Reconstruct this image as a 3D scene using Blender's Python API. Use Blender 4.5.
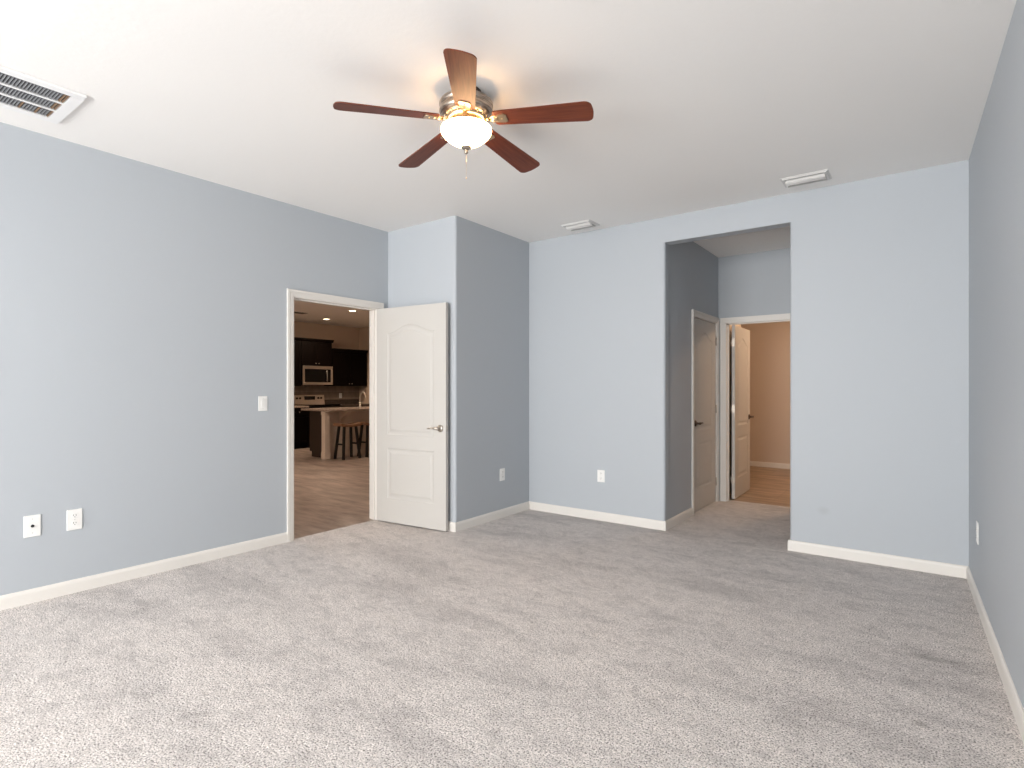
import bpy, bmesh, math, random
from mathutils import Matrix, Vector
random.seed(7)
PI = math.pi
for o in list(bpy.data.objects):
    bpy.data.objects.remove(o)
S = bpy.context.scene
COL = S.collection

# ------------------------------------------------------------------ camera, world, light, exposure
FPX, CX, CY, TH, CAM_H = 553.3752, 512.0, 387.4935, 0.6356, 1.2949
cd = bpy.data.cameras.new('camera'); cam = bpy.data.objects.new('camera', cd); COL.objects.link(cam)
cd.sensor_width = 36.0; cd.sensor_fit = 'HORIZONTAL'; cd.lens = FPX / 1024 * 36
cd.shift_y = (CY - 384) / 1024; cd.clip_start = 0.05
cam.location = (0, 0, CAM_H); cam.rotation_euler = (PI / 2, 0, TH)
S.camera = cam

W = bpy.data.worlds.new('daylight'); S.world = W; W.use_nodes = True
W.node_tree.nodes['Background'].inputs['Color'].default_value = (0.90, 0.93, 1.0, 1)
W.node_tree.nodes['Background'].inputs['Strength'].default_value = 1.0

def area(name, loc, rot, sx, sy, power, col):
    l = bpy.data.lights.new(name, 'AREA'); l.shape = 'RECTANGLE'; l.size = sx; l.size_y = sy
    l.energy = power; l.color = col
    o = bpy.data.objects.new(name, l); COL.objects.link(o); o.location = loc; o.rotation_euler = rot
    return o
def lamp(name, loc, power, col, radius=0.05, kind='POINT', rot=(0, 0, 0), spot=2.4):
    l = bpy.data.lights.new(name, kind); l.energy = power; l.color = col; l.shadow_soft_size = radius
    if kind == 'SPOT':
        l.spot_size = spot; l.spot_blend = 0.6
    o = bpy.data.objects.new(name, l); COL.objects.link(o); o.location = loc; o.rotation_euler = rot
    return o
# daylight from an unseen window added in the wall behind the camera
area('added_window_daylight', (-1.90, -4.36, 1.32), (PI / 2 + 0.37, 0, 0), 4.2, 2.3, 312, (1.0, 0.985, 0.962))
S.view_settings.view_transform = 'Standard'; S.view_settings.look = 'None'
S.view_settings.gamma = 1.0; S.view_settings.use_curve_mapping = False
S.view_settings.exposure = 0.62

# ------------------------------------------------------------------ plan of the place
xL, xR, yB, yF, xb, x1, x2 = -4.2553, 0.265, 4.8577, 3.6943, -3.3566, -1.8624, -0.8355
zh, yH, H, HC, KC = 2.6102, 6.51, 2.84, 2.783, 2.76
yR = -4.2
T = 0.12
ML = Matrix.Translation((xL, yF, 0)) @ Matrix.Rotation(-math.atan(0.0185), 4, 'Z')      # left wall: x into the room, y away from camera
MR = Matrix.Translation((xR, yB, 0)) @ Matrix.Rotation(math.atan(0.0238), 4, 'Z')       # right wall
I = Matrix.Identity(4)
Tr = lambda x, y, z=0: Matrix.Translation((x, y, z))
Rz = lambda a: Matrix.Rotation(a, 4, 'Z')

# ------------------------------------------------------------------ materials
def mat(name, col, rough=0.5, metal=0.0, emit=None, estr=0.0, spec=None):
    m = bpy.data.materials.new(name); m.use_nodes = True
    b = m.node_tree.nodes['Principled BSDF']
    b.inputs['Base Color'].default_value = (*col, 1); b.inputs['Roughness'].default_value = rough
    b.inputs['Metallic'].default_value = metal
    if spec is not None: b.inputs['Specular IOR Level'].default_value = spec
    if emit:
        b.inputs['Emission Color'].default_value = (*emit, 1); b.inputs['Emission Strength'].default_value = estr
    return m
def nd(m, t, **kw):
    n = m.node_tree.nodes.new(t)
    for k, v in kw.items(): setattr(n, k, v)
    return n
def lk(m, a, b): m.node_tree.links.new(a, b)
def bsdf(m): return m.node_tree.nodes['Principled BSDF']
def coord(m, scale=(1, 1, 1), rot=(0, 0, 0), kind='Object'):
    tc = nd(m, 'ShaderNodeTexCoord'); mp = nd(m, 'ShaderNodeMapping')
    mp.inputs['Scale'].default_value = scale; mp.inputs['Rotation'].default_value = rot
    lk(m, tc.outputs[kind], mp.inputs['Vector']); return mp.outputs[0]
def noise(m, vec, scale, detail=2.0, rough=0.5):
    n = nd(m, 'ShaderNodeTexNoise'); n.inputs['Scale'].default_value = scale
    n.inputs['Detail'].default_value = detail; n.inputs['Roughness'].default_value = rough
    lk(m, vec, n.inputs['Vector']); return n.outputs[0]
def ramp(m, fac, stops):
    r = nd(m, 'ShaderNodeValToRGB'); e = r.color_ramp.elements
    while len(e) < len(stops): e.new(0.5)
    for i, (p, c) in enumerate(stops):
        e[i].position = p; e[i].color = (*c, 1)
    lk(m, fac, r.inputs[0]); return r.outputs[0]
def mix(m, fac, a, b, blend='MIX'):
    n = nd(m, 'ShaderNodeMix', data_type='RGBA', blend_type=blend)
    for sock, v in ((n.inputs[0], fac), (n.inputs[6], a), (n.inputs[7], b)):
        if hasattr(v, 'links'): lk(m, v, sock)
        else: sock.default_value = v if isinstance(v, (int, float)) else (*v, 1)
    return n.outputs[2]
def bump(m, h, strength, dist):
    b = nd(m, 'ShaderNodeBump'); b.inputs['Strength'].default_value = strength; b.inputs['Distance'].default_value = dist
    lk(m, h, b.inputs['Height']); lk(m, b.outputs[0], bsdf(m).inputs['Normal'])
def spot(m, vec, c, r, amount):
    """a soft-edged mark of its own at c (a stain), returned as a 0..amount factor"""
    v = nd(m, 'ShaderNodeVectorMath', operation='SUBTRACT'); lk(m, vec, v.inputs[0]); v.inputs[1].default_value = c
    d = nd(m, 'ShaderNodeVectorMath', operation='DIVIDE'); lk(m, v.outputs[0], d.inputs[0]); d.inputs[1].default_value = r
    l = nd(m, 'ShaderNodeVectorMath', operation='LENGTH'); lk(m, d.outputs[0], l.inputs[0])
    k = nd(m, 'ShaderNodeMapRange'); k.inputs[1].default_value = 1.0; k.inputs[2].default_value = 0.2
    k.inputs[3].default_value = 0.0; k.inputs[4].default_value = amount
    lk(m, l.outputs['Value'], k.inputs[0]); return k.outputs[0]

def paint(name, col, rough=0.55, b=0.10):
    m = mat(name, col, rough, spec=0.35); v = coord(m)
    bump(m, noise(m, v, 160, 3), b, 0.004); return m
M = {}
M['wall'] = paint('pale_blue_grey_wall_paint', (0.457, 0.490, 0.525))
M['beige'] = paint('beige_wall_paint', (0.62, 0.52, 0.43))
M['tan'] = paint('tan_kitchen_wall_paint', (0.56, 0.43, 0.33))
M['back_wall'] = paint('pale_blue_grey_wall_paint_with_scuff', (0.457, 0.490, 0.525))
_m = M['back_wall']; _v = coord(_m)
lk(_m, mix(_m, spot(_m, _v, (-0.60, yB, 0.345), (0.055, 0.5, 0.04), 0.28), (0.457, 0.490, 0.525), (0.33, 0.33, 0.34)), bsdf(_m).inputs['Base Color'])
M['ceiling'] = mat('white_knockdown_ceiling', (0.88, 0.868, 0.85), 0.85, spec=0.2)
_m = M['ceiling']; _v = coord(_m)
bump(_m, ramp(_m, noise(_m, _v, 32, 4, 0.6), [(0.42, (0, 0, 0)), (0.58, (1, 1, 1))]), 0.05, 0.004)
M['trim'] = mat('white_trim_paint', (0.77, 0.742, 0.70), 0.42)
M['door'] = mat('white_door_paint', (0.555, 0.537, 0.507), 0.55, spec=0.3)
M['plate'] = mat('white_plastic', (0.84, 0.84, 0.82), 0.35)
M['plate_grey'] = mat('grey_plastic', (0.55, 0.55, 0.54), 0.4)  # even grey for the plate screws
M['black'] = mat('black_plastic', (0.006, 0.006, 0.007), 0.5, spec=0.2)
M['nickel'] = mat('brushed_nickel', (0.52, 0.48, 0.43), 0.32, 1.0)
M['bronze'] = mat('dark_bronze', (0.10, 0.075, 0.06), 0.35, 1.0)
M['vent_white'] = mat('white_enamel', (0.86, 0.86, 0.86), 0.35)
M['register'] = mat('off_white_register_enamel', (0.66, 0.655, 0.64), 0.5)
M['vent_dark'] = mat('dark_duct', (0.055, 0.055, 0.06), 0.8)
M['vent_slat'] = mat('grey_louvre', (0.19, 0.195, 0.205), 0.5)
M['rust'] = mat('rusty_louvre', (0.22, 0.14, 0.085), 0.7)
M['brass'] = mat('antique_brass', (0.62, 0.48, 0.32), 0.30, 1.0)
M['brass_dark'] = mat('dull_pewter_brass', (0.40, 0.34, 0.28), 0.34, 1.0)
_m = M['brass_dark']; _v = coord(_m, (6, 6, 60))
lk(_m, ramp(_m, noise(_m, _v, 3, 3), [(0.35, (0.20, 0.17, 0.15)), (0.65, (0.58, 0.49, 0.40))]), bsdf(_m).inputs['Base Color'])
M['bowl'] = mat('frosted_lit_glass', (0.9, 0.88, 0.84), 0.4, emit=(1.0, 0.63, 0.31), estr=13.0)
M['lit'] = mat('recessed_lamp_lens', (0.9, 0.85, 0.75), 0.5, emit=(1.0, 0.78, 0.50), estr=12.0)

def wood(name, c0, c1, rough, scale=(3, 60, 60), s=2.0):
    m = mat(name, c0, rough); v = coord(m, scale)
    lk(m, ramp(m, noise(m, v, s, 5, 0.6), [(0.3, c0), (0.7, c1)]), bsdf(m).inputs['Base Color']); return m
M['cherry'] = wood('cherry_blade_veneer', (0.085, 0.017, 0.008), (0.180, 0.046, 0.020), 0.45)
bsdf(M['cherry']).inputs['Specular IOR Level'].default_value = 0.3
M['espresso'] = wood('espresso_cabinet_wood', (0.0018, 0.0011, 0.001), (0.0035, 0.002, 0.0016), 0.45, (40, 40, 3))
bsdf(M['espresso']).inputs['Specular IOR Level'].default_value = 0.06
M['walnut'] = wood('brown_end_panel_wood', (0.014, 0.007, 0.0045), (0.026, 0.013, 0.008), 0.5, (40, 40, 3))
M['seat_wood'] = wood('oak_stool_seat', (0.20, 0.10, 0.055), (0.34, 0.18, 0.10), 0.4, (40, 4, 40))
M['black_wood'] = mat('black_painted_wood', (0.012, 0.010, 0.010), 0.4)
M['steel'] = mat('stainless_steel', (0.62, 0.60, 0.57), 0.28, 1.0)
M['glass_black'] = mat('black_oven_glass', (0.003, 0.003, 0.003), 0.08, spec=0.25)
M['chrome'] = mat('chrome', (0.75, 0.75, 0.76), 0.12, 1.0)
M['cream'] = mat('cream_painted_wood', (0.70, 0.60, 0.51), 0.5)

M['granite'] = mat('speckled_granite', (0.3, 0.25, 0.22), 0.2)
_m = M['granite']; _v = coord(_m)
lk(_m, ramp(_m, noise(_m, _v, 90, 4, 0.7), [(0.35, (0.10, 0.07, 0.06)), (0.5, (0.36, 0.28, 0.23)), (0.65, (0.55, 0.45, 0.38))]), bsdf(_m).inputs['Base Color'])

M['dark_granite'] = mat('dark_brown_granite', (0.05, 0.04, 0.035), 0.25)
_m = M['dark_granite']; _v = coord(_m)
lk(_m, ramp(_m, noise(_m, _v, 90, 4, 0.7), [(0.35, (0.012, 0.009, 0.008)), (0.5, (0.05, 0.037, 0.03)), (0.68, (0.16, 0.12, 0.10))]), bsdf(_m).inputs['Base Color'])
def tile(name, c1, c2, grout, size, off=0.0, rot=0.0, rough=0.35, vein=0.5, plane='XY'):
    m = mat(name, c1, rough)
    v = coord(m, (1, 1, 1), (0, 0, rot) if plane == 'XY' else ((PI / 2, 0, PI / 2) if plane == 'YZ' else (PI / 2, 0, 0)))
    b = nd(m, 'ShaderNodeTexBrick'); b.offset = off
    b.inputs['Scale'].default_value = 1.0; b.inputs['Brick Width'].default_value = size[0]; b.inputs['Row Height'].default_value = size[1]
    b.inputs['Mortar Size'].default_value = 0.004; b.inputs['Mortar Smooth'].default_value = 0.2
    b.inputs['Color1'].default_value = (*c1, 1); b.inputs['Color2'].default_value = (*c2, 1); b.inputs['Mortar'].default_value = (*grout, 1)
    lk(m, v, b.inputs['Vector'])
    v2 = coord(m, (1.2, 5, 2), (0, 0, rot + 0.25))
    n = ramp(m, noise(m, v2, 1.6, 6, 0.62), [(0.36, (0.50, 0.45, 0.42)), (0.62, (1.15, 1.13, 1.12))])
    lk(m, mix(m, vein, b.outputs['Color'], n, 'MULTIPLY'), bsdf(m).inputs['Base Color'])
    bump(m, b.outputs['Fac'], -0.25, 0.002)
    return m
M['kitchen_tile'] = tile('travertine_look_floor_tile', (0.45, 0.365, 0.315), (0.39, 0.32, 0.275), (0.29, 0.24, 0.21), (0.46, 0.46), 0.0, 0.2, vein=0.9)
M['bath_tile'] = tile('tan_floor_tile', (0.45, 0.34, 0.25), (0.40, 0.30, 0.21), (0.33, 0.25, 0.18), (0.45, 0.45), 0.0, 0.0, vein=0.8)
M['splash'] = tile('grey_brown_splash_tile', (0.30, 0.24, 0.19), (0.20, 0.16, 0.13), (0.34, 0.29, 0.25), (0.15, 0.075), 0.5, 0, vein=0.5, plane='YZ')

# speckled cut-pile carpet: fibre fleck, tufts, and brush marks left in the pile
M['carpet'] = mat('grey_beige_cut_pile_carpet', (0.4, 0.37, 0.35), 0.95, spec=0.05)
_m = M['carpet']; _v = coord(_m)
_f = noise(_m, _v, 140, 3, 0.75)
_c = ramp(_m, _f, [(0.375, (0.10, 0.093, 0.088)), (0.45, (0.59, 0.552, 0.530)), (0.55, (0.82, 0.768, 0.740)), (0.66, (0.98, 0.925, 0.895))])
_t = ramp(_m, noise(_m, _v, 26, 3, 0.6), [(0.3, (0.86, 0.86, 0.86)), (0.7, (1.08, 1.08, 1.08))])
_c = mix(_m, 1.0, _c, _t, 'MULTIPLY')
_m2 = ramp(_m, noise(_m, coord(_m, (1, 1.5, 1), (0, 0, 0.4)), 6.5, 5, 0.65), [(0.36, (0.86, 0.86, 0.865)), (0.5, (1, 1, 1)), (0.66, (1.04, 1.04, 1.04))])
_c = mix(_m, 1.0, _c, _m2, 'MULTIPLY')
_s = ramp(_m, noise(_m, coord(_m, (0.55, 1.7, 1), (0, 0, -0.55)), 1.5, 5, 0.62), [(0.36, (0.84, 0.84, 0.845)), (0.50, (1.0, 1.0, 1.0)), (0.66, (1.05, 1.045, 1.04))])
_c = mix(_m, 1.0, _c, _s, 'MULTIPLY')
for _p, _r, _a in (((0.03, 3.315, 0), (0.10, 0.045, 1), 0.45), ((0.13, 3.33, 0), (0.07, 0.04, 1), 0.40), ((0.0, 2.65, 0), (0.035, 0.03, 1), 0.5)):
    _c = mix(_m, spot(_m, _v, _p, _r, _a), _c, (0.20, 0.185, 0.175))
lk(_m, _c, bsdf(_m).inputs['Base Color'])
_b = nd(_m, 'ShaderNodeMath', operation='ADD'); lk(_m, _f, _b.inputs[0]); lk(_m, noise(_m, _v, 45, 3, 0.6), _b.inputs[1])
bump(_m, _b.outputs[0], 0.55, 0.012)

# ------------------------------------------------------------------ mesh helpers
class MB:
    def __init__(s): s.bm = bmesh.new()
    def box(s, x0, x1, y0, y1, z0, z1, bev=0.0, seg=2):
        r = bmesh.ops.create_cube(s.bm, size=1.0, matrix=Matrix.Translation(((x0 + x1) / 2, (y0 + y1) / 2, (z0 + z1) / 2)) @ Matrix.Diagonal((x1 - x0, y1 - y0, z1 - z0, 1)))
        if bev:
            es = list({e for v in r['verts'] for e in v.link_edges})
            bmesh.ops.bevel(s.bm, geom=es, offset=bev, segments=seg, affect='EDGES', profile=0.5)
        return s
    def prism(s, poly, z0, z1, axis='z'):
        """poly of (a, b); extruded along axis"""
        def P(a, b, c):
            return {'z': (a, b, c), 'y': (a, c, b), 'x': (c, a, b)}[axis]
        lo = [s.bm.verts.new(P(a, b, z0)) for a, b in poly]; hi = [s.bm.verts.new(P(a, b, z1)) for a, b in poly]
        n = len(poly)
        s.bm.faces.new(lo[::-1]); s.bm.faces.new(hi)
        for i in range(n): s.bm.faces.new((lo[i], lo[(i + 1) % n], hi[(i + 1) % n], hi[i]))
        return s
    def lathe(s, prof, n=40, mtx=I, smooth=True):
        rings = []
        for r, z in prof:
            if r < 1e-6: rings.append([s.bm.verts.new(mtx @ Vector((0, 0, z)))])
            else: rings.append([s.bm.verts.new(mtx @ Vector((r * math.cos(2 * PI * i / n), r * math.sin(2 * PI * i / n), z))) for i in range(n)])
        for A, B in zip(rings, rings[1:]):
            for i in range(n):
                j = (i + 1) % n
                if len(A) == 1 and len(B) == 1: continue
                if len(A) == 1: f = s.bm.faces.new((A[0], B[j], B[i]))
                elif len(B) == 1: f = s.bm.faces.new((A[i], A[j], B[0]))
                else: f = s.bm.faces.new((A[i], A[j], B[j], B[i]))
                f.smooth = smooth
        return s
    def bar(s, p, q, r0, r1=None, n=10, square=False):
        p, q = Vector(p), Vector(q); d = (q - p).normalized(); r1 = r0 if r1 is None else r1
        u = d.orthogonal().normalized() if not square else (Vector((1, 0, 0)) - d * d.x).normalized()
        w = d.cross(u)
        if square: n = 4
        a0 = PI / 4 if square else 0
        k = math.sqrt(2) if square else 1
        A = [s.bm.verts.new(p + k * r0 * (u * math.cos(a0 + 2 * PI * i / n) + w * math.sin(a0 + 2 * PI * i / n))) for i in range(n)]
        B = [s.bm.verts.new(q + k * r1 * (u * math.cos(a0 + 2 * PI * i / n) + w * math.sin(a0 + 2 * PI * i / n))) for i in range(n)]
        s.bm.faces.new(A[::-1]); s.bm.faces.new(B)
        for i in range(n):
            f = s.bm.faces.new((A[i], A[(i + 1) % n], B[(i + 1) % n], B[i])); f.smooth = not square
        return s
    def tube(s, pts, r, n=10):
        for a, b in zip(pts, pts[1:]): s.bar(a, b, r, n=n)
        for p in pts[1:-1]: s.ball(p, r, n)
        return s
    def ball(s, c, r, n=12, sc=(1, 1, 1)):
        q = bmesh.ops.create_uvsphere(s.bm, u_segments=n, v_segments=max(6, n // 2), radius=r, matrix=Matrix.Translation(c) @ Matrix.Diagonal((*sc, 1)))
        for v in q['verts']:
            for f in v.link_faces: f.smooth = True
        return s
    def build(s, name, m, parent=None, frame=None, kind=None, label=None, cat=None, group=None):
        bmesh.ops.recalc_face_normals(s.bm, faces=s.bm.faces)
        me = bpy.data.meshes.new(name); s.bm.to_mesh(me); s.bm.free()
        me.materials.append(M[m] if isinstance(m, str) else m)
        o = bpy.data.objects.new(name, me); COL.objects.link(o)
        if parent is not None: o.parent = parent
        if frame is not None: o.matrix_local = frame
        tag(o, label, cat, group, kind); return o
def tag(o, label=None, cat=None, group=None, kind=None):
    if label: o['label'] = label
    if cat: o['category'] = cat
    if group: o['group'] = group
    if kind: o['kind'] = kind
    return o
def thing(name, frame, label, cat, group=None, kind=None):
    o = bpy.data.objects.new(name, None); COL.objects.link(o); o.matrix_world = frame; o.empty_display_size = 0.1
    return tag(o, label, cat, group, kind)
def dup(root, frame, label, group=None):
    r = root.copy(); COL.objects.link(r); r.matrix_world = frame; r['label'] = label
    if group: r['group'] = group
    for ch in list(root.children):
        c = ch.copy(); COL.objects.link(c); c.parent = r
        for g in list(ch.children):
            d = g.copy(); COL.objects.link(d); d.parent = c
    return r
def struct(name, mb, m, label, cat, frame=None):
    return mb.build(name, m, None, frame, 'structure', label, cat)

# ------------------------------------------------------------------ the shell of the room
# floors
f = MB()
f.box(-4.6, 0.75, yR - 0.1, yB + 0.001, -0.06, 0)
f.box(-2.0, -0.72, yB, yH + 0.10, -0.06, 0)
struct('floor', f, 'carpet', 'grey beige cut pile carpet over the whole bedroom and hall nook', 'carpet')
struct('floor_kitchen', MB().box(-7.1, -0.035, -5.0, 5.1, -0.10, 0.001), 'kitchen_tile', 'brown stone look tile floor of the kitchen seen through the open door', 'tile floor', ML)
struct('floor_bathroom', MB().box(-2.9, 0.3, yH + 0.10, 9.85, -0.08, 0.001), 'bath_tile', 'tan tile floor of the lit room past the hall nook', 'tile floor')
# ceilings
struct('ceiling', MB().box(-4.6, 0.75, yR - 0.1, yB + 0.1, H, H + 0.1), 'ceiling', 'white textured ceiling of the bedroom carrying the fan', 'ceiling')
struct('ceiling_hall', MB().box(x1 - 0.1, x2 + 0.1, yB + T, yH + 0.06, HC, HC + 0.1), 'ceiling', 'small white ceiling of the hall nook behind the wide opening', 'ceiling')
struct('ceiling_kitchen', MB().box(-7.1, -T + 0.01, -5.0, 5.1, KC, KC + 0.1), 'ceiling', 'kitchen ceiling with recessed lamps seen through the open door', 'ceiling', ML)
struct('ceiling_bathroom', MB().box(-2.9, 0.3, yH + 0.06, 9.85, 2.60, 2.7), 'ceiling', 'ceiling of the lit room past the hall nook', 'ceiling')

# left wall with the doorway (ML frame: y = distance past the far corner, negative towards the camera)
DV0, DV1, DZ = 0.122, 1.026, 2.068
w = MB()
w.box(-T, 0, -8.1, -DV1, 0, H); w.box(-T, 0, -DV0, 0.10, 0, H); w.box(-T, 0, -DV1, -DV0, DZ, H)
struct('wall_left', w, 'wall', 'long pale blue grey wall with the kitchen doorway', 'wall', ML)
# closet bump-out in the far left corner: front face, rounded outer corner, side face
r = 0.022; arc = [(xb - r + r * math.cos(a), yF + r + r * math.sin(a)) for a in [-PI / 2 + PI / 2 * i / 6 for i in range(7)]]
w = MB().prism([(xL - 0.05, yF)] + arc + [(xb, yB + 0.05), (xb - T, yB + 0.05), (xb - T, yF + T), (xL - 0.05, yF + T)], 0, H)
for fc in w.bm.faces: fc.smooth = False
struct('wall_closet', w, 'wall', 'blue grey projecting corner wall behind the opened door', 'wall')
# back wall with the wide opening
w = MB()
def rounded(xa, xc, side):
    a_ = []
    if side > 0:   # rounded edge on the right end
        a_ = [(xa, yB), *[(xc - r + r * math.cos(t), yB + r + r * math.sin(t)) for t in [-PI / 2 + PI / 2 * i / 6 for i in range(7)]], (xc, yB + T), (xa, yB + T)]
    else:
        a_ = [(xc, yB), (xc, yB + T), (xa, yB + T), *[(xa + r - r * math.cos(t), yB + r - r * math.sin(t)) for t in [PI / 2 * i / 6 for i in range(7)]]]
    return a_
w.prism(rounded(xb - T, x1, 1), 0, zh); w.prism(rounded(x2, xR + 0.1, -1), 0, zh)
w.prism([(yB, zh), (yB, H), (yB + T, H), (yB + T, zh)], xb - T, xR + 0.1, 'x')
struct('wall_back', w, 'back_wall', 'far pale blue grey wall with the wide opening into the hall nook', 'wall')
struct('wall_right', MB().box(0, T, -9.2, 0.1, 0, H), 'wall', 'pale blue grey wall running along the right side', 'wall', MR)
# rear wall behind the camera, unseen, with a wide window added for daylight
wx0, wx1, wz0, wz1 = -4.05, 0.20, 0.12, 2.45
w = MB()
w.box(-4.6, wx0, yR - T, yR, 0, H); w.box(wx1, 0.7, yR - T, yR, 0, H); w.box(wx0, wx1, yR - T, yR, 0, wz0); w.box(wx0, wx1, yR - T, yR, wz1, H)
struct('wall_rear', w, 'wall', 'pale blue grey wall behind the camera with an added wide window', 'wall')
w = MB()
for a in (wx0, (wx0 + wx1) / 2 - 0.03, wx1 - 0.06): w.box(a, a + 0.06, yR - 0.09, yR - 0.04, wz0, wz1)
w.box(wx0, wx1, yR - 0.09, yR - 0.04, wz0, wz0 + 0.06); w.box(wx0, wx1, yR - 0.09, yR - 0.04, wz1 - 0.06, wz1)
struct('window_1', w, 'trim', 'white frame of the unseen window added behind the camera', 'window')
# hall nook
DY0, DY1, HZ = 5.640, 6.437, 2.030
w = MB()
w.box(x1 - T, x1, yB + T - 0.01, DY0, 0, HC); w.box(x1 - T, x1, DY1, yH + 0.02, 0, HC); w.box(x1 - T, x1, DY0, DY1, HZ, HC)
struct('wall_hall_left', w, 'wall', 'shaded blue grey side wall of the hall nook with a closed door', 'wall')
struct('wall_hall_right', MB().box(x2, x2 + T, yB + T, yH + T, 0, HC), 'wall', 'right side wall of the hall nook behind the opening', 'wall')
BX0, BX1 = -1.782, -0.925
w = MB()
w.box(x1 - 0.05, BX0, yH, yH + T, 0, HC); w.box(BX1, x2 + 0.02, yH, yH + T, 0, HC); w.box(BX0, BX1, yH, yH + T, HZ, HC)
struct('wall_hall_back', w, 'wall', 'blue grey end wall of the hall nook above the half open door', 'wall')
# room behind the hall
struct('wall_bathroom_back', MB().box(-2.9, 0.3, 9.69, 9.81, 0, 2.61), 'beige', 'warm lit beige wall deep past the half open door', 'wall')
struct('wall_bathroom_left', MB().box(-2.9, -2.8, yH + T, 9.7, 0, 2.61), 'beige', 'left beige wall of the room past the hall nook', 'wall')
struct('wall_bathroom_right', MB().box(0.2, 0.3, yH + T, 9.7, 0, 2.61), 'beige', 'right beige wall of the room past the hall nook', 'wall')
struct('wall_bathroom_shade_stub', MB().box(-1.95, -1.845, yH + T, 7.44, 0, 2.61), 'beige', 'added short wall keeping the gap behind the half open door dark', 'wall')  # unseen stub, added to darken the gap between jamb and door
w = MB(); w.box(-2.9, x1 - 0.05, yH + 0.06, yH + T, 0, 2.61); w.box(x2 + 0.1, 0.3, yH + 0.06, yH + T, 0, 2.61)
struct('wall_bathroom_front', w, 'beige', 'front beige wall of the room past the hall nook', 'wall')
# kitchen walls (ML frame)
struct('wall_kitchen_back', MB().box(-7.07, -6.95, -5.0, 5.1, 0, KC + 0.02), 'tan', 'tan kitchen wall carrying the dark cabinets', 'wall', ML)
struct('wall_kitchen_side', MB().box(-7.0, -T - 0.001, 4.90, 5.02, 0, KC + 0.02), 'tan', 'tan kitchen side wall right of the dark cabinets', 'wall', ML)
struct('wall_kitchen_near', MB().box(-7.0, -T, -5.0, -4.9, 0, KC + 0.02), 'tan', 'tan wall closing the near side of the kitchen', 'wall', ML)
struct('wall_kitchen_front', MB().box(-T - 0.0, -0.02, 0.11, 5.0, 0, KC + 0.02), 'tan', 'tan kitchen wall backing onto the closet bump', 'wall', ML)

# ------------------------------------------------------------------ baseboards
BH, BT = 0.083, 0.014
def baseboard(name, frame, length, label, close=True):
    """runs along local +x on a wall whose room side is local -y"""
    m = MB().prism([(0, 0), (0, BH), (-0.004, BH), (-0.010, BH - 0.006), (-BT, BH - 0.020), (-BT, 0)], 0, length, 'x')
    return struct(name, m, 'trim', label, 'baseboard', frame)
CW = 0.055
baseboard('baseboard_left', ML @ Tr(0, -7.88) @ Rz(PI / 2), 7.88 - DV1 - CW, 'white baseboard along the long left wall up to the kitchen doorway')
baseboard('baseboard_closet_front', Tr(xL, yF), xb - xL + BT * 0.8, 'short white baseboard behind the free edge of the opened door')
baseboard('baseboard_closet_side', Tr(xb, yF - BT * 0.8) @ Rz(PI / 2), yB - yF + BT * 0.8, 'white baseboard under the outlet on the projecting corner wall')
baseboard('baseboard_back', Tr(xb, yB), x1 - xb + BT * 0.8, 'white baseboard on the far wall left of the wide opening')
baseboard('baseboard_hall', Tr(x1, yB - BT * 0.8) @ Rz(PI / 2), DY0 - CW - yB + BT * 0.8, 'short white baseboard inside the hall nook beside the closed door')
baseboard('baseboard_back_right', Tr(x2 - BT * 0.8, yB), xR - x2 + BT * 0.8, 'white baseboard on the far wall right of the wide opening')
baseboard('baseboard_hall_right', Tr(x2, yH) @ Rz(-PI / 2), yH - yB + BT * 0.8, 'white baseboard on the hidden right side of the hall nook')
baseboard('baseboard_right', MR @ Rz(-PI / 2), 9.04, 'white baseboard along the right wall')
baseboard('baseboard_bathroom', Tr(-2.8, 9.69), 3.0, 'white baseboard glowing warm in the lit room past the hall nook')

# ------------------------------------------------------------------ door casings and jambs
def opening(name, frame, w, h, t, label, back=True, right_cw=CW, left_cw=CW, stop=True):
    """local x along the wall 0..w, room side is -y, wall goes 0..t in y"""
    m = MB()
    def u(lw, rw, tw, y0, y1):
        m.prism([(-lw, 0), (-lw, h + tw), (w + rw, h + tw), (w + rw, 0), (w, 0), (w, h), (0, h), (0, 0)], y0, y1, 'y')
    for side in ([0, 1] if back else [0]):
        f_ = (lambda a, b: (a, b)) if side == 0 else (lambda a, b: (t - b, t - a))
        u(left_cw, right_cw, CW, *f_(-0.011, 0.0))
        # raised outer band
        def band(a, b_, th):
            m.prism([(-a, 0), (-a, h + a), (w + min(a, right_cw), h + a), (w + min(a, right_cw), 0), (w + b_, 0), (w + b_, h + b_), (-b_, h + b_), (-b_, 0)], *f_(-th, -0.010), 'y')
        band(min(left_cw, CW), 0.036, 0.018); band(0.022, 0.010, 0.014)
    # jamb lining and stop
    jt = 0.009
    m.box(-0.001, jt, -0.004, t + 0.004, 0, h); m.box(w - jt, w + 0.001, -0.004, t + 0.004, 0, h); m.box(0, w, -0.004, t + 0.004, h - jt, h + 0.001)
    if stop:
        a, b = stop
        m.box(jt, jt + 0.011, a, b, 0, h - jt); m.box(w - jt - 0.011, w - jt, a, b, 0, h - jt); m.box(jt, w - jt, a, b, h - jt - 0.011, h - jt)
    return struct(name, m, 'trim', label, 'door casing', frame)
opening('trim_1', ML @ Tr(0, -DV1) @ Rz(PI / 2), DV1 - DV0, DZ, T, 'white casing around the kitchen doorway in the left wall', stop=(0.040, 0.075))
opening('trim_2', Tr(x1, DY0) @ Rz(PI / 2), DY1 - DY0, HZ, T, 'white casing around the closed door in the hall nook', stop=(0.042, 0.075))
opening('trim_3', Tr(BX0, yH), BX1 - BX0, HZ, T, 'white casing around the half open door at the end of the hall nook', stop=(0.045, 0.078))

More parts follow.
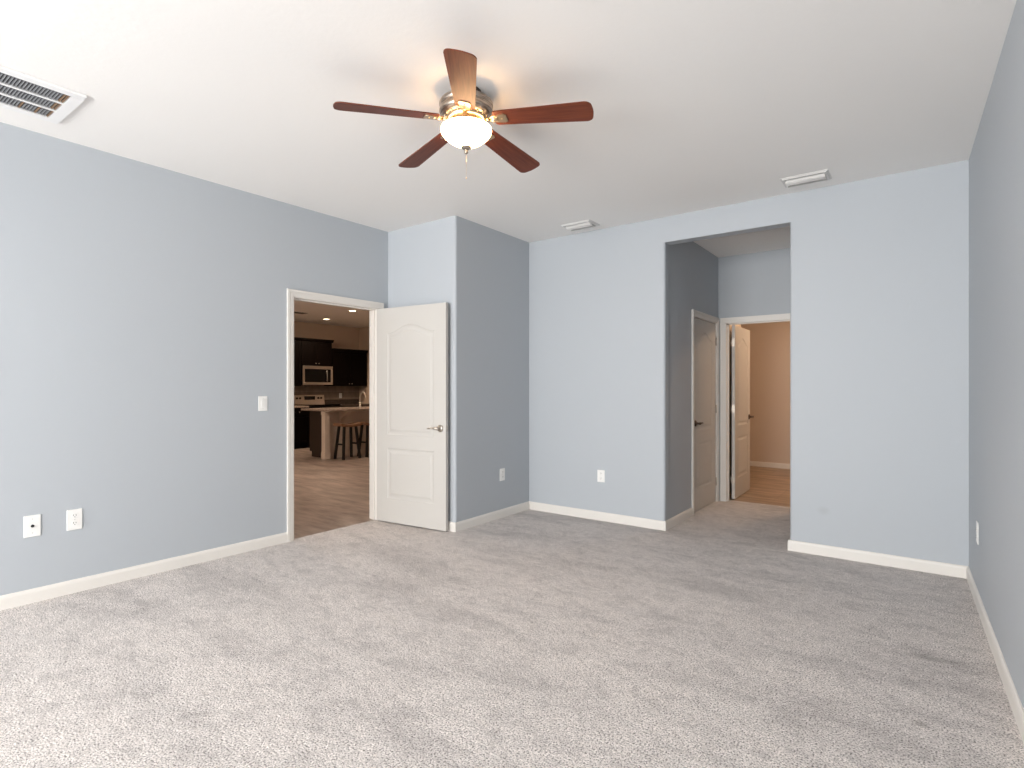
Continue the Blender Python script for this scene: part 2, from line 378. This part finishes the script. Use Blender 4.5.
# ------------------------------------------------------------------ two-panel arch-top doors
def outline(p, d, n=18):
    xa, xc, za, zc, arch = p
    pts = [(xa + d, za + d), (xc - d, za + d)]
    if arch:
        for i in range(n + 1):
            t = i / n; x = (xc - d) + (xa - xc + 2 * d) * t
            pts.append((x, zc - d + arch * 0.5 * (1 - math.cos(2 * PI * t))))
    else: pts += [(xc - d, zc - d), (xa + d, zc - d)]
    return pts
def leaf_mesh(w, h, t):
    st = w * 0.16
    panels = [(st, w - st, 0.228, 0.705, 0), (st, w - st, 0.835, 1.80, 0.075)]
    m = MB(); bm = m.bm; rect = {}
    for side in (0, 1):
        Y = lambda dep: dep if side == 0 else t - dep
        V = lambda a, b, dep: bm.verts.new((a, Y(dep), b))
        R = [V(0, 0, 0), V(w, 0, 0), V(w, h, 0), V(0, h, 0)]; rect[side] = R
        edges = [bm.edges.new((R[i], R[(i + 1) % 4])) for i in range(4)]
        for p in panels:
            rings = [[V(a, b, dep) for a, b in outline(p, d)] for d, dep in ((0, 0), (0.007, 0.005), (0.020, 0.0075), (0.032, 0.0065), (0.050, 0.0015))]
            n = len(rings[0])
            edges += [bm.edges.new((rings[0][i], rings[0][(i + 1) % n])) for i in range(n)]
            for A, B in zip(rings, rings[1:]):
                for i in range(n): bm.faces.new((A[i], A[(i + 1) % n], B[(i + 1) % n], B[i]))
            bm.faces.new(rings[-1])
        bmesh.ops.triangle_fill(bm, edges=edges, use_beauty=True)
    for i in range(4): bm.faces.new((rect[0][i], rect[0][(i + 1) % 4], rect[1][(i + 1) % 4], rect[1][i]))
    return m
def door(name, frame, w, h, label, handle_x, lever_dir, metal, hinge_x, hinge_side):
    t = 0.035
    d = leaf_mesh(w, h, t).build(name, 'door', None, frame, 'structure', label, 'door')
    hz = 0.915
    for sgn, y in ((-1, 0.0), (1, t)):
        m = MB()
        ax = Tr(handle_x, y, hz) @ Matrix.Rotation(PI / 2 if sgn < 0 else -PI / 2, 4, 'X')
        m.lathe([(0, 0), (0.033, 0), (0.033, 0.006), (0.026, 0.012), (0.013, 0.014), (0.011, 0.040), (0.014, 0.044), (0.014, 0.056), (0, 0.058)], 28, ax)
        yy = y + sgn * 0.050
        m.bar((handle_x, yy, hz), (handle_x + lever_dir * 0.055, yy, hz + 0.004), 0.0105, 0.0085, 12)
        m.bar((handle_x + lever_dir * 0.055, yy, hz + 0.004), (handle_x + lever_dir * 0.108, yy + sgn * -0.006, hz - 0.001), 0.0085, 0.0075, 12)
        m.ball((handle_x + lever_dir * 0.108, yy + sgn * -0.006, hz - 0.001), 0.0078)
        m.build('door_handle', metal, d, label='metal lever handle')
    e = w if handle_x > w / 2 else 0.0
    m = MB(); m.box(e - 0.0015, e + 0.0015, 0.006, t - 0.006, hz - 0.028, hz + 0.028); m.box(min(e, e + (0.01 if e else -0.01)), max(e, e + (0.01 if e else -0.01)), 0.011, t - 0.012, hz - 0.008, hz + 0.008)
    m.build('latch_plate', metal, d, label='metal latch plate on the edge')
    for z in (0.22, h * 0.52, h - 0.20):
        m = MB(); hy = -0.006 if hinge_side < 0 else t + 0.006
        sx = -1 if hinge_x == 0 else 1
        m.bar((hinge_x + sx * 0.004, hy, z - 0.045), (hinge_x + sx * 0.004, hy, z + 0.045), 0.0065, n=10)
        m.box(hinge_x - 0.0015, hinge_x + 0.0015, 0.003, t - 0.003, z - 0.045, z + 0.045)
        m.box(min(hinge_x, hinge_x - sx * 0.026), max(hinge_x, hinge_x - sx * 0.026), hy - 0.001 if hinge_side < 0 else t - 0.001, 0.001 if hinge_side < 0 else hy + 0.001, z - 0.045, z + 0.045) if False else None
        m.build('hinge', 'nickel', d)
    return d
# opened kitchen door, swung back against the projecting corner
door('door_1', ML @ Tr(0.020, -0.156, 0.012) @ Rz(math.atan2(0.100, 0.84)), 0.838, 2.042,
     'white two panel arch top door standing open in front of the projecting corner', 0.838 - 0.062, -1, 'nickel', 0.0, 1)
door('door_2', Tr(x1 - 0.006, DY0 + 0.014, 0.010) @ Rz(PI / 2), DY1 - DY0 - 0.028, 2.005,
     'closed white two panel door on the left side of the hall nook', 0.062, 1, 'bronze', DY1 - DY0 - 0.028, -1)
door('door_3', Tr(-1.714, yH + T + 0.012, 0.012) @ Rz(PI / 2 + 0.02), 0.762, 2.000,
     'half open white two panel door at the end of the hall nook', 0.70, -1, 'bronze', 0.0, 1)

# ------------------------------------------------------------------ ceiling fan
FX, FY, FZ = -1.9094, 2.1856, 2.6513
fan = thing('ceiling_fan', Tr(FX, FY, H), 'ceiling fan with five cherry wood blades and a lit frosted bowl', 'ceiling fan')
zz = lambda z: z - H
MB().lathe([(0, 0), (0.078, 0), (0.078, -0.022), (0.070, -0.036), (0.060, -0.042), (0.060, -0.058), (0, -0.058)], 40).build('canopy', 'bronze', fan, label='dark bronze canopy against the ceiling')
h = MB().lathe([(0, zz(2.790)), (0.115, zz(2.790)), (0.134, zz(2.784)), (0.140, zz(2.774)), (0.140, zz(2.766)), (0.136, zz(2.762)), (0.136, zz(2.740)), (0.140, zz(2.736)), (0.140, zz(2.728)), (0.133, zz(2.716)), (0.118, zz(2.704)), (0.108, zz(2.698)), (0, zz(2.698))], 56)
h = h.build('motor_housing', 'brass_dark', fan)
m = MB().lathe([(0, zz(2.700)), (0.106, zz(2.700)), (0.112, zz(2.692)), (0.104, zz(2.684)), (0.092, zz(2.676)), (0.070, zz(2.672)), (0, zz(2.672))], 48)
for i in range(20):
    a = 2 * PI * i / 20; m.ball((0.112 * math.cos(a), 0.112 * math.sin(a), zz(2.702)), 0.007, 8, (1, 1, 1.3))
m.build('ornamental_ring', 'brass', fan, label='beaded brass ring under the motor')
MB().lathe([(0, zz(2.674)), (0.060, zz(2.674)), (0.060, zz(2.655)), (0.114, zz(2.650)), (0.116, zz(2.644)), (0.040, zz(2.642)), (0, zz(2.640))], 40).build('light_fitter', 'brass', fan, label='brass light fitter')
# blades
def blade_mesh():
    m = MB(); bm = m.bm; top = []; t = 0.0055
    ri, ro, wi, wo = 0.150, 0.660, 0.052, 0.070
    pts = []
    def corner(cx_, cy_, rad, a0, a1, n=6): return [(cx_ + rad * math.cos(a0 + (a1 - a0) * i / n), cy_ + rad * math.sin(a0 + (a1 - a0) * i / n)) for i in range(n + 1)]
    pts += corner(ri + 0.02, -wi + 0.02, 0.02, PI, 1.5 * PI)
    pts += corner(ro - 0.034, -wo + 0.034, 0.034, 1.5 * PI, 2 * PI - 0.12)
    pts += [(ro + 0.004, -0.012), (ro + 0.004, 0.012)]
    pts += corner(ro - 0.034, wo - 0.034, 0.034, 0.12, PI / 2)
    pts += corner(ri + 0.02, wi - 0.02, 0.02, PI / 2, PI)
    m.prism(pts, -t / 2, t / 2); return m
bl_me = None
for k in range(5):
    a = 6.6470678 + k * 2 * PI / 5
    fr = Tr(0, 0, zz(FZ) + 0.042) @ Rz(a) @ Matrix.Rotation(0.0625, 4, 'Y') @ Matrix.Rotation(-0.19857, 4, 'X')
    b = blade_mesh().build('blade', 'cherry', fan, fr)
    ir = MB()
    ir.prism([(0.095, -0.014), (0.130, -0.010), (0.150, -0.024), (0.208, -0.031), (0.222, -0.024), (0.222, 0.024), (0.208, 0.031), (0.150, 0.024), (0.130, 0.010), (0.095, 0.014)], -0.0075, -0.0028)
    ir.bar((0.085, 0, 0.010), (0.125, 0, -0.003), 0.011, 0.009, 10)
    ir.bar((0.125, 0, -0.004), (0.175, 0, -0.010), 0.010, 0.006, 10)
    for x, y in ((0.170, 0.012), (0.170, -0.012), (0.198, 0.0)): ir.ball((x, y, -0.008), 0.0045, 8)
    ir.build('blade_iron', 'brass', fan, fr)
# bowl light
m = MB(); prof = [(0.124, zz(2.650)), (0.131, zz(2.647)), (0.133, zz(2.636)), (0.130, zz(2.624)), (0.121, zz(2.610)), (0.107, zz(2.597)), (0.090, zz(2.584)), (0.071, zz(2.572)), (0.050, zz(2.562)), (0.028, zz(2.554)), (0.0, zz(2.552))]
m.lathe(prof, 56)
bowl = m.build('glass_bowl', 'bowl', fan, label='glowing frosted glass bowl')
m = MB().lathe([(0, zz(2.556)), (0.026, zz(2.553)), (0.027, zz(2.547)), (0.018, zz(2.541)), (0.010, zz(2.536)), (0.008, zz(2.530)), (0.011, zz(2.524)), (0.007, zz(2.517)), (0, zz(2.515))], 28)
m.build('finial', 'brass_dark', fan, label='dark metal finial under the bowl')
m = MB(); m.bar((0.0, 0.0, zz(2.516)), (0, 0, zz(2.392)), 0.0007, n=6); m.ball((0, 0, zz(2.388)), 0.003, 10, (1, 1, 1.6))
m.build('pull_chain', 'brass', fan, label='thin pull chain')

# ------------------------------------------------------------------ ceiling vents
# big return grille (partly outside the frame at the left): long side along y
gx0, gx1, gy0, gy1 = -4.045, -3.545, 0.34, 1.022
g = thing('return_vent', Tr((gx0 + gx1) / 2, (gy0 + gy1) / 2, H), 'large white return air grille in the ceiling by the left wall', 'ceiling vent')
hx, hy = (gx1 - gx0) / 2, (gy1 - gy0) / 2; bd = 0.055
m = MB()
m.box(-hx, -hx + bd, -hy, hy, -0.014, 0, 0.004); m.box(hx - bd, hx, -hy, hy, -0.014, 0, 0.004)
m.box(-hx + bd, hx - bd, -hy, -hy + bd, -0.014, 0); m.box(-hx + bd, hx - bd, hy - bd, hy, -0.014, 0)
m.build('frame', 'vent_white', g)
MB().box(-hx + 0.01, hx - 0.01, -hy + 0.01, hy - 0.01, -0.003, -0.0005).build('backing', 'vent_dark', g, label='dark duct behind the louvres')
iw = 2 * hx - 2 * bd; rw = iw / 3
for k in (1, 2):
    x = -hx + bd + rw * k; MB().box(x - 0.010, x + 0.010, -hy + bd, hy - bd, -0.013, -0.003).build('divider', 'vent_white', g)
for k in range(3):
    xa = -hx + bd + rw * k + 0.009; xc = xa + rw - 0.018
    m = MB(); y = hy - bd - 0.008; i = 0; rusty = []
    while y > -hy + bd + 0.004:
        q = Matrix.Translation(((xa + xc) / 2, y, -0.0085)) @ Matrix.Rotation(0.75, 4, 'X') @ Matrix.Diagonal((xc - xa, 0.002, 0.009, 1))
        r_ = bmesh.ops.create_cube(m.bm, size=1, matrix=q)
        if i < (2 if k else 1) or (k == 0 and i in (4, 9)):
            for f_ in {f for v in r_['verts'] for f in v.link_faces}: f_.material_index = 1
        y -= 0.0138; i += 1
    o_ = m.build('louvre_row', 'vent_slat', g); o_.data.materials.append(M['rust'])
# two small curved-blade supply registers
def register(frame, label, group=None):
    t = thing('ceiling_register', frame, label, 'ceiling vent')
    a, b = 0.155, 0.105
    m = MB(); e = 0.028
    for z0, z1, s_ in ((-0.005, 0, 0.0), (-0.012, -0.005, 0.010)):
        m.box(-a + s_, a - s_, -b + s_, -b + e, z0, z1); m.box(-a + s_, a - s_, b - e, b - s_, z0, z1)
        m.box(-a + s_, -a + e, -b + e, b - e, z0, z1); m.box(a - e, a - s_, -b + e, b - e, z0, z1)
    m.build('frame', 'register', t)
    MB().box(-a + e, a - e, -b + e, b - e, -0.002, -0.0005).build('backing', 'vent_slat', t, label='grey duct behind the blades')
    for y in (-0.052, -0.018, 0.018, 0.052):
        m = MB(); pts = [(y + 0.024 * (1 - math.cos(u)) * (1 if y < 0 else -1), -0.006 - 0.026 * math.sin(u)) for u in [0, .3, .6, .9, 1.2]]
        poly = pts + [(p, q + 0.002) for p, q in pts[::-1]]
        m.prism(poly, -a + e - 0.002, a - e + 0.002, 'x'); m.build('blade', 'register', t)
    return t
register(Tr(-0.68, 4.58, H), 'small white ceiling register right of the hall opening')
register(Tr(-2.60, 4.62, H), 'small white ceiling register left of the hall opening')

# ------------------------------------------------------------------ wall plates (local: x along the wall, -y into the room, z up, centre at origin)
def plate(name, frame, label, cat, kind_, w=0.075, h_=0.118, group=None):
    t = thing(name, frame, label, cat, group)
    MB().box(-w / 2, w / 2, -0.006, 0, -h_ / 2, h_ / 2, 0.003).build('cover_plate', 'plate', t)
    if kind_ == 'outlet':
        for z in (-0.024, 0.024):
            m = MB(); n = 20
            m.prism([(max(-0.0155, min(0.0155, 0.0175 * math.cos(2 * PI * i / n))), z + 0.0165 * math.sin(2 * PI * i / n)) for i in range(n)], -0.0082, -0.004, 'y')
            s_ = m.build('socket', 'plate', t)
            m = MB()
            for x in (-0.0062, 0.0062): m.box(x - 0.0012, x + 0.0012, -0.0086, -0.0075, z + 0.000, z + 0.009)
            m.ball((0, -0.0080, z - 0.007), 0.0024, 8); m.build('slots', 'black', s_, label='dark slots')
        MB().ball((0, -0.006, 0), 0.003, 8, (1, .4, 1)).build('screw', 'plate_grey', t)
    elif kind_ == 'coax':
        ax = Matrix.Translation((0, -0.006, 0)) @ Matrix.Rotation(PI / 2, 4, 'X')
        MB().lathe([(0.0, 0), (0.0085, 0), (0.0085, 0.003), (0.0055, 0.004), (0.0055, 0.010), (0.0, 0.010)], 18, ax).build('coax_jack', 'black', t, label='black round jack')
        for z in (-0.042, 0.042): MB().ball((0, -0.006, z), 0.003, 8, (1, .4, 1)).build('screw', 'plate_grey', t)
    else:
        MB().box(-0.0165, 0.0165, -0.0085, -0.004, -0.033, 0.033, 0.001).build('rocker', 'plate', t)
        for z in (-0.042, 0.042): MB().ball((0, -0.006, z), 0.003, 8, (1, .4, 1)).build('screw', 'plate_grey', t)
    return t
LW = lambda v, z: ML @ Tr(0, -v, z) @ Rz(PI / 2)
plate('light_switch', LW(1.290, 1.166), 'white rocker light switch left of the kitchen doorway', 'light switch', 'switch', 0.076, 0.120)
plate('cable_outlet', LW(2.728, 0.461), 'white cable jack plate, left one of the two plates on the left wall', 'wall outlet', 'coax', 0.080, 0.130)
plate('wall_outlet', LW(2.522, 0.461), 'white power outlet, right one of the two plates on the left wall', 'wall outlet', 'outlet', 0.080, 0.130)
plate('wall_outlet', Tr(xb, 4.383, 0.427) @ Rz(PI / 2), 'white power outlet on the projecting corner wall', 'wall outlet', 'outlet', 0.080, 0.122)
plate('wall_outlet', Tr(-2.503, yB, 0.432), 'white power outlet on the far wall left of the hall opening', 'wall outlet', 'outlet', 0.080, 0.118)
plate('wall_outlet', MR @ Tr(0, 4.316 - yB, 0.428) @ Rz(-PI / 2), 'white power outlet on the right wall near the far corner', 'wall outlet', 'outlet', 0.080, 0.130)

# ------------------------------------------------------------------ kitchen (KF: local x to the right along the back wall, -y to the viewer)
KF = lambda v, wf, z=0: ML @ Tr(wf, -v, z) @ Rz(PI / 2)
WB = -6.95
def shaker(w, hgt, parent, frame, m_='espresso', rail=0.055, name='cabinet_door'):
    m = MB(); m.box(0, w, -0.012, 0, 0, hgt)
    m.box(0, rail, -0.020, -0.012, 0, hgt); m.box(w - rail, w, -0.020, -0.012, 0, hgt)
    m.box(rail, w - rail, -0.020, -0.012, 0, rail); m.box(rail, w - rail, -0.020, -0.012, hgt - rail, hgt)
    return m.build(name, m_, parent, frame)
def knob(parent, x, z):
    ax = Matrix.Translation((x, -0.020, z)) @ Matrix.Rotation(PI / 2, 4, 'X')
    MB().lathe([(0, 0), (0.006, 0), (0.005, 0.012), (0.014, 0.018), (0.012, 0.026), (0, 0.028)], 16, ax).build('knob', 'nickel', parent, label='nickel knob')
def upper(frame, w, d, hgt, doors, label, c0=-0.03, c1=-0.002):
    w -= 0.002; d -= 0.012; crown = True
    t = thing('upper_cabinet', frame, label, 'kitchen cabinet')
    MB().box(0, w, 0, d, 0, hgt).build('carcass', 'espresso', t)
    dw = w / doors
    for i in range(doors):
        dr = shaker(dw - 0.006, hgt - 0.006, t, Tr(i * dw + 0.003, 0, 0.003))
        left_h = (i % 2 == 0)
        knob(dr, dw - 0.04 if left_h else 0.034, 0.05)
    if crown:
        m = MB().prism([(0.0, 0), (-0.030, 0.0), (-0.060, 0.045), (-0.060, 0.06), (d, 0.06), (d, 0)], c0, w + c1, 'x')
        m.build('crown_moulding', 'espresso', t, Tr(0, 0, hgt))
    return t
upper(KF(-2.28, -6.60, 1.33), 0.84, 0.35, 0.98, 2, 'tall dark upper cabinet left of the microwave', -0.03, 0)
upper(KF(-3.12, -6.60, 1.775), 0.76, 0.35, 0.535, 2, 'short dark upper cabinet above the microwave', 0.0, 0.03)
upper(KF(-3.915, -6.63, 1.33), 0.965, 0.32, 0.80, 2, 'dark upper cabinet right of the microwave with two doors', 0, 0)
# microwave
t = thing('microwave', KF(-3.125, -6.555, 1.355), 'stainless steel microwave mounted under the dark cabinets', 'microwave')
MB().box(0, 0.75, 0.02, 0.395, 0, 0.415).build('body', 'black', t, label='black casing')
m = MB(); m.box(0, 0.75, -0.012, 0.02, 0.345, 0.415, 0.003); m.box(0, 0.75, -0.012, 0.02, 0, 0.055, 0.003); m.box(0, 0.05, -0.012, 0.02, 0.055, 0.345); m.box(0.70, 0.75, -0.012, 0.02, 0.055, 0.345)
dr = m.build('front', 'steel', t, label='stainless steel front')
MB().box(0.05, 0.56, -0.006, 0.02, 0.055, 0.345).build('window', 'glass_black', t, label='black glass door window')
m = MB(); m.box(0.575, 0.70, -0.006, 0.02, 0.055, 0.345)
cp = m.build('control_panel', 'glass_black', t, label='black control panel')
m = MB(); m.bar((0.585, -0.045, 0.075), (0.585, -0.045, 0.325), 0.010, n=12); m.bar((0.585, -0.045, 0.10), (0.585, 0, 0.10), 0.007); m.bar((0.585, -0.045, 0.30), (0.585, 0, 0.30), 0.007)
m.build('handle', 'steel', t, label='steel bar handle')
# range
t = thing('range', KF(-3.125, -6.27), 'black and stainless electric range under the microwave', 'range')
MB().box(0, 0.75, 0.03, 0.66, 0.06, 0.905).build('body', 'black', t)
MB().box(0.02, 0.73, 0.05, 0.66, 0, 0.06).build('plinth', 'black', t)
od = MB().box(0.005, 0.745, 0, 0.03, 0.25, 0.80, 0.004).build('oven_door', 'glass_black', t, label='black glass oven door')
m = MB(); m.bar((0.06, -0.045, 0.75), (0.69, -0.045, 0.75), 0.012, n=12); m.bar((0.09, -0.045, 0.75), (0.09, 0, 0.75), 0.008); m.bar((0.66, -0.045, 0.75), (0.66, 0, 0.75), 0.008)
m.build('handle', 'steel', od, label='steel bar handle')
MB().box(0.005, 0.745, 0, 0.03, 0.08, 0.24, 0.004).build('drawer', 'black', t)
MB().box(0, 0.75, -0.01, 0.62, 0.905, 0.925, 0.003).build('cooktop', 'glass_black', t, label='black glass cooktop')
m = MB().prism([(0.585, 0.925), (0.615, 1.125), (0.66, 1.125), (0.66, 0.925)], 0, 0.75, 'x'); cp = m.build('control_panel', 'steel', t, label='stainless control panel with black knobs')
MB().box(0.245, 0.50, 0.585, 0.61, 1.02, 1.10).build('display', 'glass_black', cp, label='black display')
for x in (0.06, 0.135, 0.59, 0.665):
    ax = Matrix.Translation((x, 0.602, 1.055)) @ Matrix.Rotation(PI / 2 - 0.15, 4, 'X')
    MB().lathe([(0, 0), (0.024, 0), (0.020, 0.024), (0, 0.025)], 18, ax).build('knob', 'black', cp, label='black knob')
# base cabinets on both sides of the range
def base(frame, w, label, doors):
    t = thing('base_cabinet', frame, label, 'kitchen cabinet')
    m = MB(); m.box(0, w, 0, 0.61, 0.10, 0.87); m.box(0, w, 0.06, 0.61, 0, 0.10); m.build('carcass', 'espresso', t)
    dw = w / doors
    for i in range(doors):
        dr = shaker(dw - 0.006, 0.56, t, Tr(i * dw + 0.003, 0, 0.11)); knob(dr, dw - 0.045 if i % 2 == 0 else 0.04, 0.50)
        m = MB().box(0.003, dw - 0.003, -0.020, 0, 0, 0.17); dd = m.build('drawer', 'espresso', t, Tr(i * dw, 0, 0.69)); knob(dd, dw / 2, 0.085)
    return t
base(KF(-2.20, -6.32), 0.918, 'dark base cabinet left of the range', 2)
base(KF(-3.885, -6.32), 0.99, 'dark base cabinet right of the range behind the island', 2)
MB().box(0, 0.915, -0.03, 0.63, 0, 0.035, 0.004).build('countertop', 'granite', None, KF(-2.20, -6.32, 0.87), None, 'speckled stone worktop left of the range', 'countertop')
MB().box(0.002, 0.990, -0.03, 0.618, 0, 0.035, 0.004).box(0.002, 0.990, 0.598, 0.618, 0.035, 0.140).build('countertop', 'dark_granite', None, KF(-3.88, -6.32, 0.87), None, 'speckled stone worktop right of the range against the splashback', 'countertop')
struct('wall_backsplash', MB().box(WB, WB + 0.008, 2.20, 4.90, 0.905, 1.36), 'splash', 'grey brown tile splashback between worktop and dark cabinets', 'splashback', ML)
plate('wall_outlet', KF(-4.36, WB + 0.008, 1.10), 'pale outlet on the kitchen splashback right of the range', 'wall outlet', 'outlet', 0.08, 0.12)
# island
IF = KF(-2.20, -4.35)
isl = thing('kitchen_island', IF, 'kitchen island with dark end panel and cream stool side', 'kitchen island')
m = MB(); m.box(0.16, 2.60, 0.20, 0.68, 0.10, 0.865); m.box(0.16, 2.60, 0.20, 0.62, 0, 0.10); m.build('cabinet_body', 'espresso', isl, label='dark cabinet body')
m = MB(); m.box(0.135, 0.16, 0.12, 0.62, 0, 0.865); m.box(0.135, 0.16, 0.62, 0.69, 0.10, 0.865); m.build('end_panel', 'walnut', isl, label='dark brown wooden end panel')
m = MB(); m.box(0.10, 2.60, 0.10, 0.20, 0, 0.865); m.box(0.11, 2.60, 0.086, 0.101, 0, 0.10)
m.build('stool_side_panel', 'cream', isl, label='cream panel on the stool side')
m = MB(); m.box(0.012, 0.105, 0.012, 0.12, 0, 0.865); m.box(0.0, 0.117, 0.0, 0.12, 0, 0.13, 0.004); m.box(0.0, 0.117, 0.0, 0.12, 0.80, 0.865, 0.004)
m.build('post', 'cream', isl, label='cream corner post')
for x in (0.42, 1.42, 2.35):
    m = MB().prism([(0.10, 0.865), (-0.13, 0.865), (-0.13, 0.835), (-0.09, 0.80), (-0.02, 0.77), (0.04, 0.72), (0.08, 0.66), (0.095, 0.60), (0.10, 0.60)], x - 0.045, x + 0.045, 'x')
    m.build('corbel', 'cream', isl)
MB().box(-0.02, 2.66, -0.16, 0.74, 0.865, 0.903, 0.008).build('countertop', 'granite', isl, label='speckled stone countertop')
# saddle stools
def stool(frame, label):
    t = thing('bar_stool', frame, label, 'stool', 'saddle stools at the kitchen island')
    m = MB(); bm = m.bm; nx, ny = 16, 8; a, b = 0.215, 0.125
    g0 = []; 
    for lay, zb in ((0, 0.0), (1, -0.038)):
        rows = []
        for i in range(nx + 1):
            u = -1 + 2 * i / nx; row = []
            for j in range(ny + 1):
                v_ = -1 + 2 * j / ny
                z = 0.625 + 0.032 * u * u * (1 if lay == 0 else 0.55) - 0.006 * (v_ ** 4) + zb
                row.append(bm.verts.new((u * a, v_ * b, z)))
            rows.append(row)
        g0.append(rows)
    for lay in (0, 1):
        for i in range(nx):
            for j in range(ny):
                R = g0[lay]; bm.faces.new((R[i][j], R[i + 1][j], R[i + 1][j + 1], R[i][j + 1])).smooth = True
    for i in range(nx):
        for j in (0, ny): bm.faces.new((g0[0][i][j], g0[0][i + 1][j], g0[1][i + 1][j], g0[1][i][j]))
    for j in range(ny):
        for i in (0, nx): bm.faces.new((g0[0][i][j], g0[0][i][j + 1], g0[1][i][j + 1], g0[1][i][j]))
    m.build('seat', 'seat_wood', t, label='brown wooden saddle seat')
    tp, bt = (0.125, 0.075), (0.178, 0.125)
    for sx in (-1, 1):
        for sy in (-1, 1):
            MB().bar((sx * bt[0], sy * bt[1], 0), (sx * tp[0], sy * tp[1], 0.605), 0.019, 0.019, square=True).build('leg', 'black_wood', t)
    at = lambda z: (bt[0] + (tp[0] - bt[0]) * z / 0.605, bt[1] + (tp[1] - bt[1]) * z / 0.605)
    for z, ax in ((0.20, 'x'), (0.27, 'y')):
        x, y = at(z)
        for s_ in (-1, 1):
            m = MB()
            if ax == 'x': m.bar((-x, s_ * y, z), (x, s_ * y, z), 0.013, square=True)
            else: m.box(s_ * x - 0.012, s_ * x + 0.012, -y, y, z - 0.014, z + 0.014)
            m.build('stretcher', 'black_wood', t)
    return t
st1 = stool(KF(-2.57, -4.20), 'black legged saddle stool at the island, nearer its cream corner post')
dup(st1, KF(-3.08, -4.20), 'black legged saddle stool at the island, partly cut off by the opened door')
# faucet on the island
t = thing('kitchen_faucet', KF(-3.43, -4.97, 0.903), 'nickel faucet standing on the island countertop', 'faucet')
MB().lathe([(0, 0), (0.028, 0), (0.026, 0.012), (0.016, 0.02), (0.014, 0.10), (0, 0.10)], 20).build('base', 'nickel', t)
pts = [(0, 0, 0.09), (0, 0, 0.20)] + [(0, -0.09 + 0.09 * math.cos(a), 0.20 + 0.09 * math.sin(a)) for a in [PI * i / 8 for i in range(1, 9)]] + [(0, -0.18, 0.16)]
MB().tube(pts, 0.011).build('spout', 'nickel', t)
MB().bar((0.014, 0, 0.07), (0.085, 0, 0.10), 0.007, 0.006).build('lever', 'nickel', t)
# recessed lamps and kitchen vent
def can(v, w_, label, power):
    t = thing('recessed_light', KF(v, w_, KC), label, 'recessed light')
    MB().lathe([(0.062, -0.001), (0.092, -0.001), (0.090, -0.008), (0.066, -0.011), (0.062, -0.001)], 32).build('trim_ring', 'vent_white', t)
    MB().lathe([(0, -0.004), (0.064, -0.004)], 32).build('lens', 'lit', t, label='glowing lens')
    p = (ML @ Tr(w_, -v, KC - 0.03)).translation
    lamp('recessed_lamp_light', p, power, (1.0, 0.76, 0.55), 0.06, 'SPOT', (0, 0, 0), 2.5)
can(-3.36, -6.03, 'farther glowing recessed lamp in the kitchen ceiling', 60)
can(-2.90, -4.50, 'nearer glowing recessed lamp in the kitchen ceiling', 60)
t = thing('ceiling_register', KF(-2.42, -5.58, KC), 'small vent in the kitchen ceiling by the doorway edge', 'ceiling vent')
m = MB(); m.box(-0.16, 0.16, -0.10, -0.075, -0.008, 0); m.box(-0.16, 0.16, 0.075, 0.10, -0.008, 0); m.box(-0.16, -0.135, -0.075, 0.075, -0.008, 0); m.box(0.135, 0.16, -0.075, 0.075, -0.008, 0)
m.build('frame', 'vent_slat', t)
for i in range(6):
    y = -0.062 + i * 0.025; MB().box(-0.135, 0.135, y - 0.007, y + 0.007, -0.006, -0.002).build('blade', 'vent_dark', t)
# unseen lights for the neighbouring rooms
lamp('kitchen_fill_light', (ML @ Tr(-3.0, -0.5, 2.6)).translation, 70, (1.0, 0.82, 0.66), 0.15)  # fill light added in the kitchen, no fixture
lamp('bathroom_light', (-0.55, 7.75, 2.40), 26, (1.0, 0.71, 0.48), 0.12)
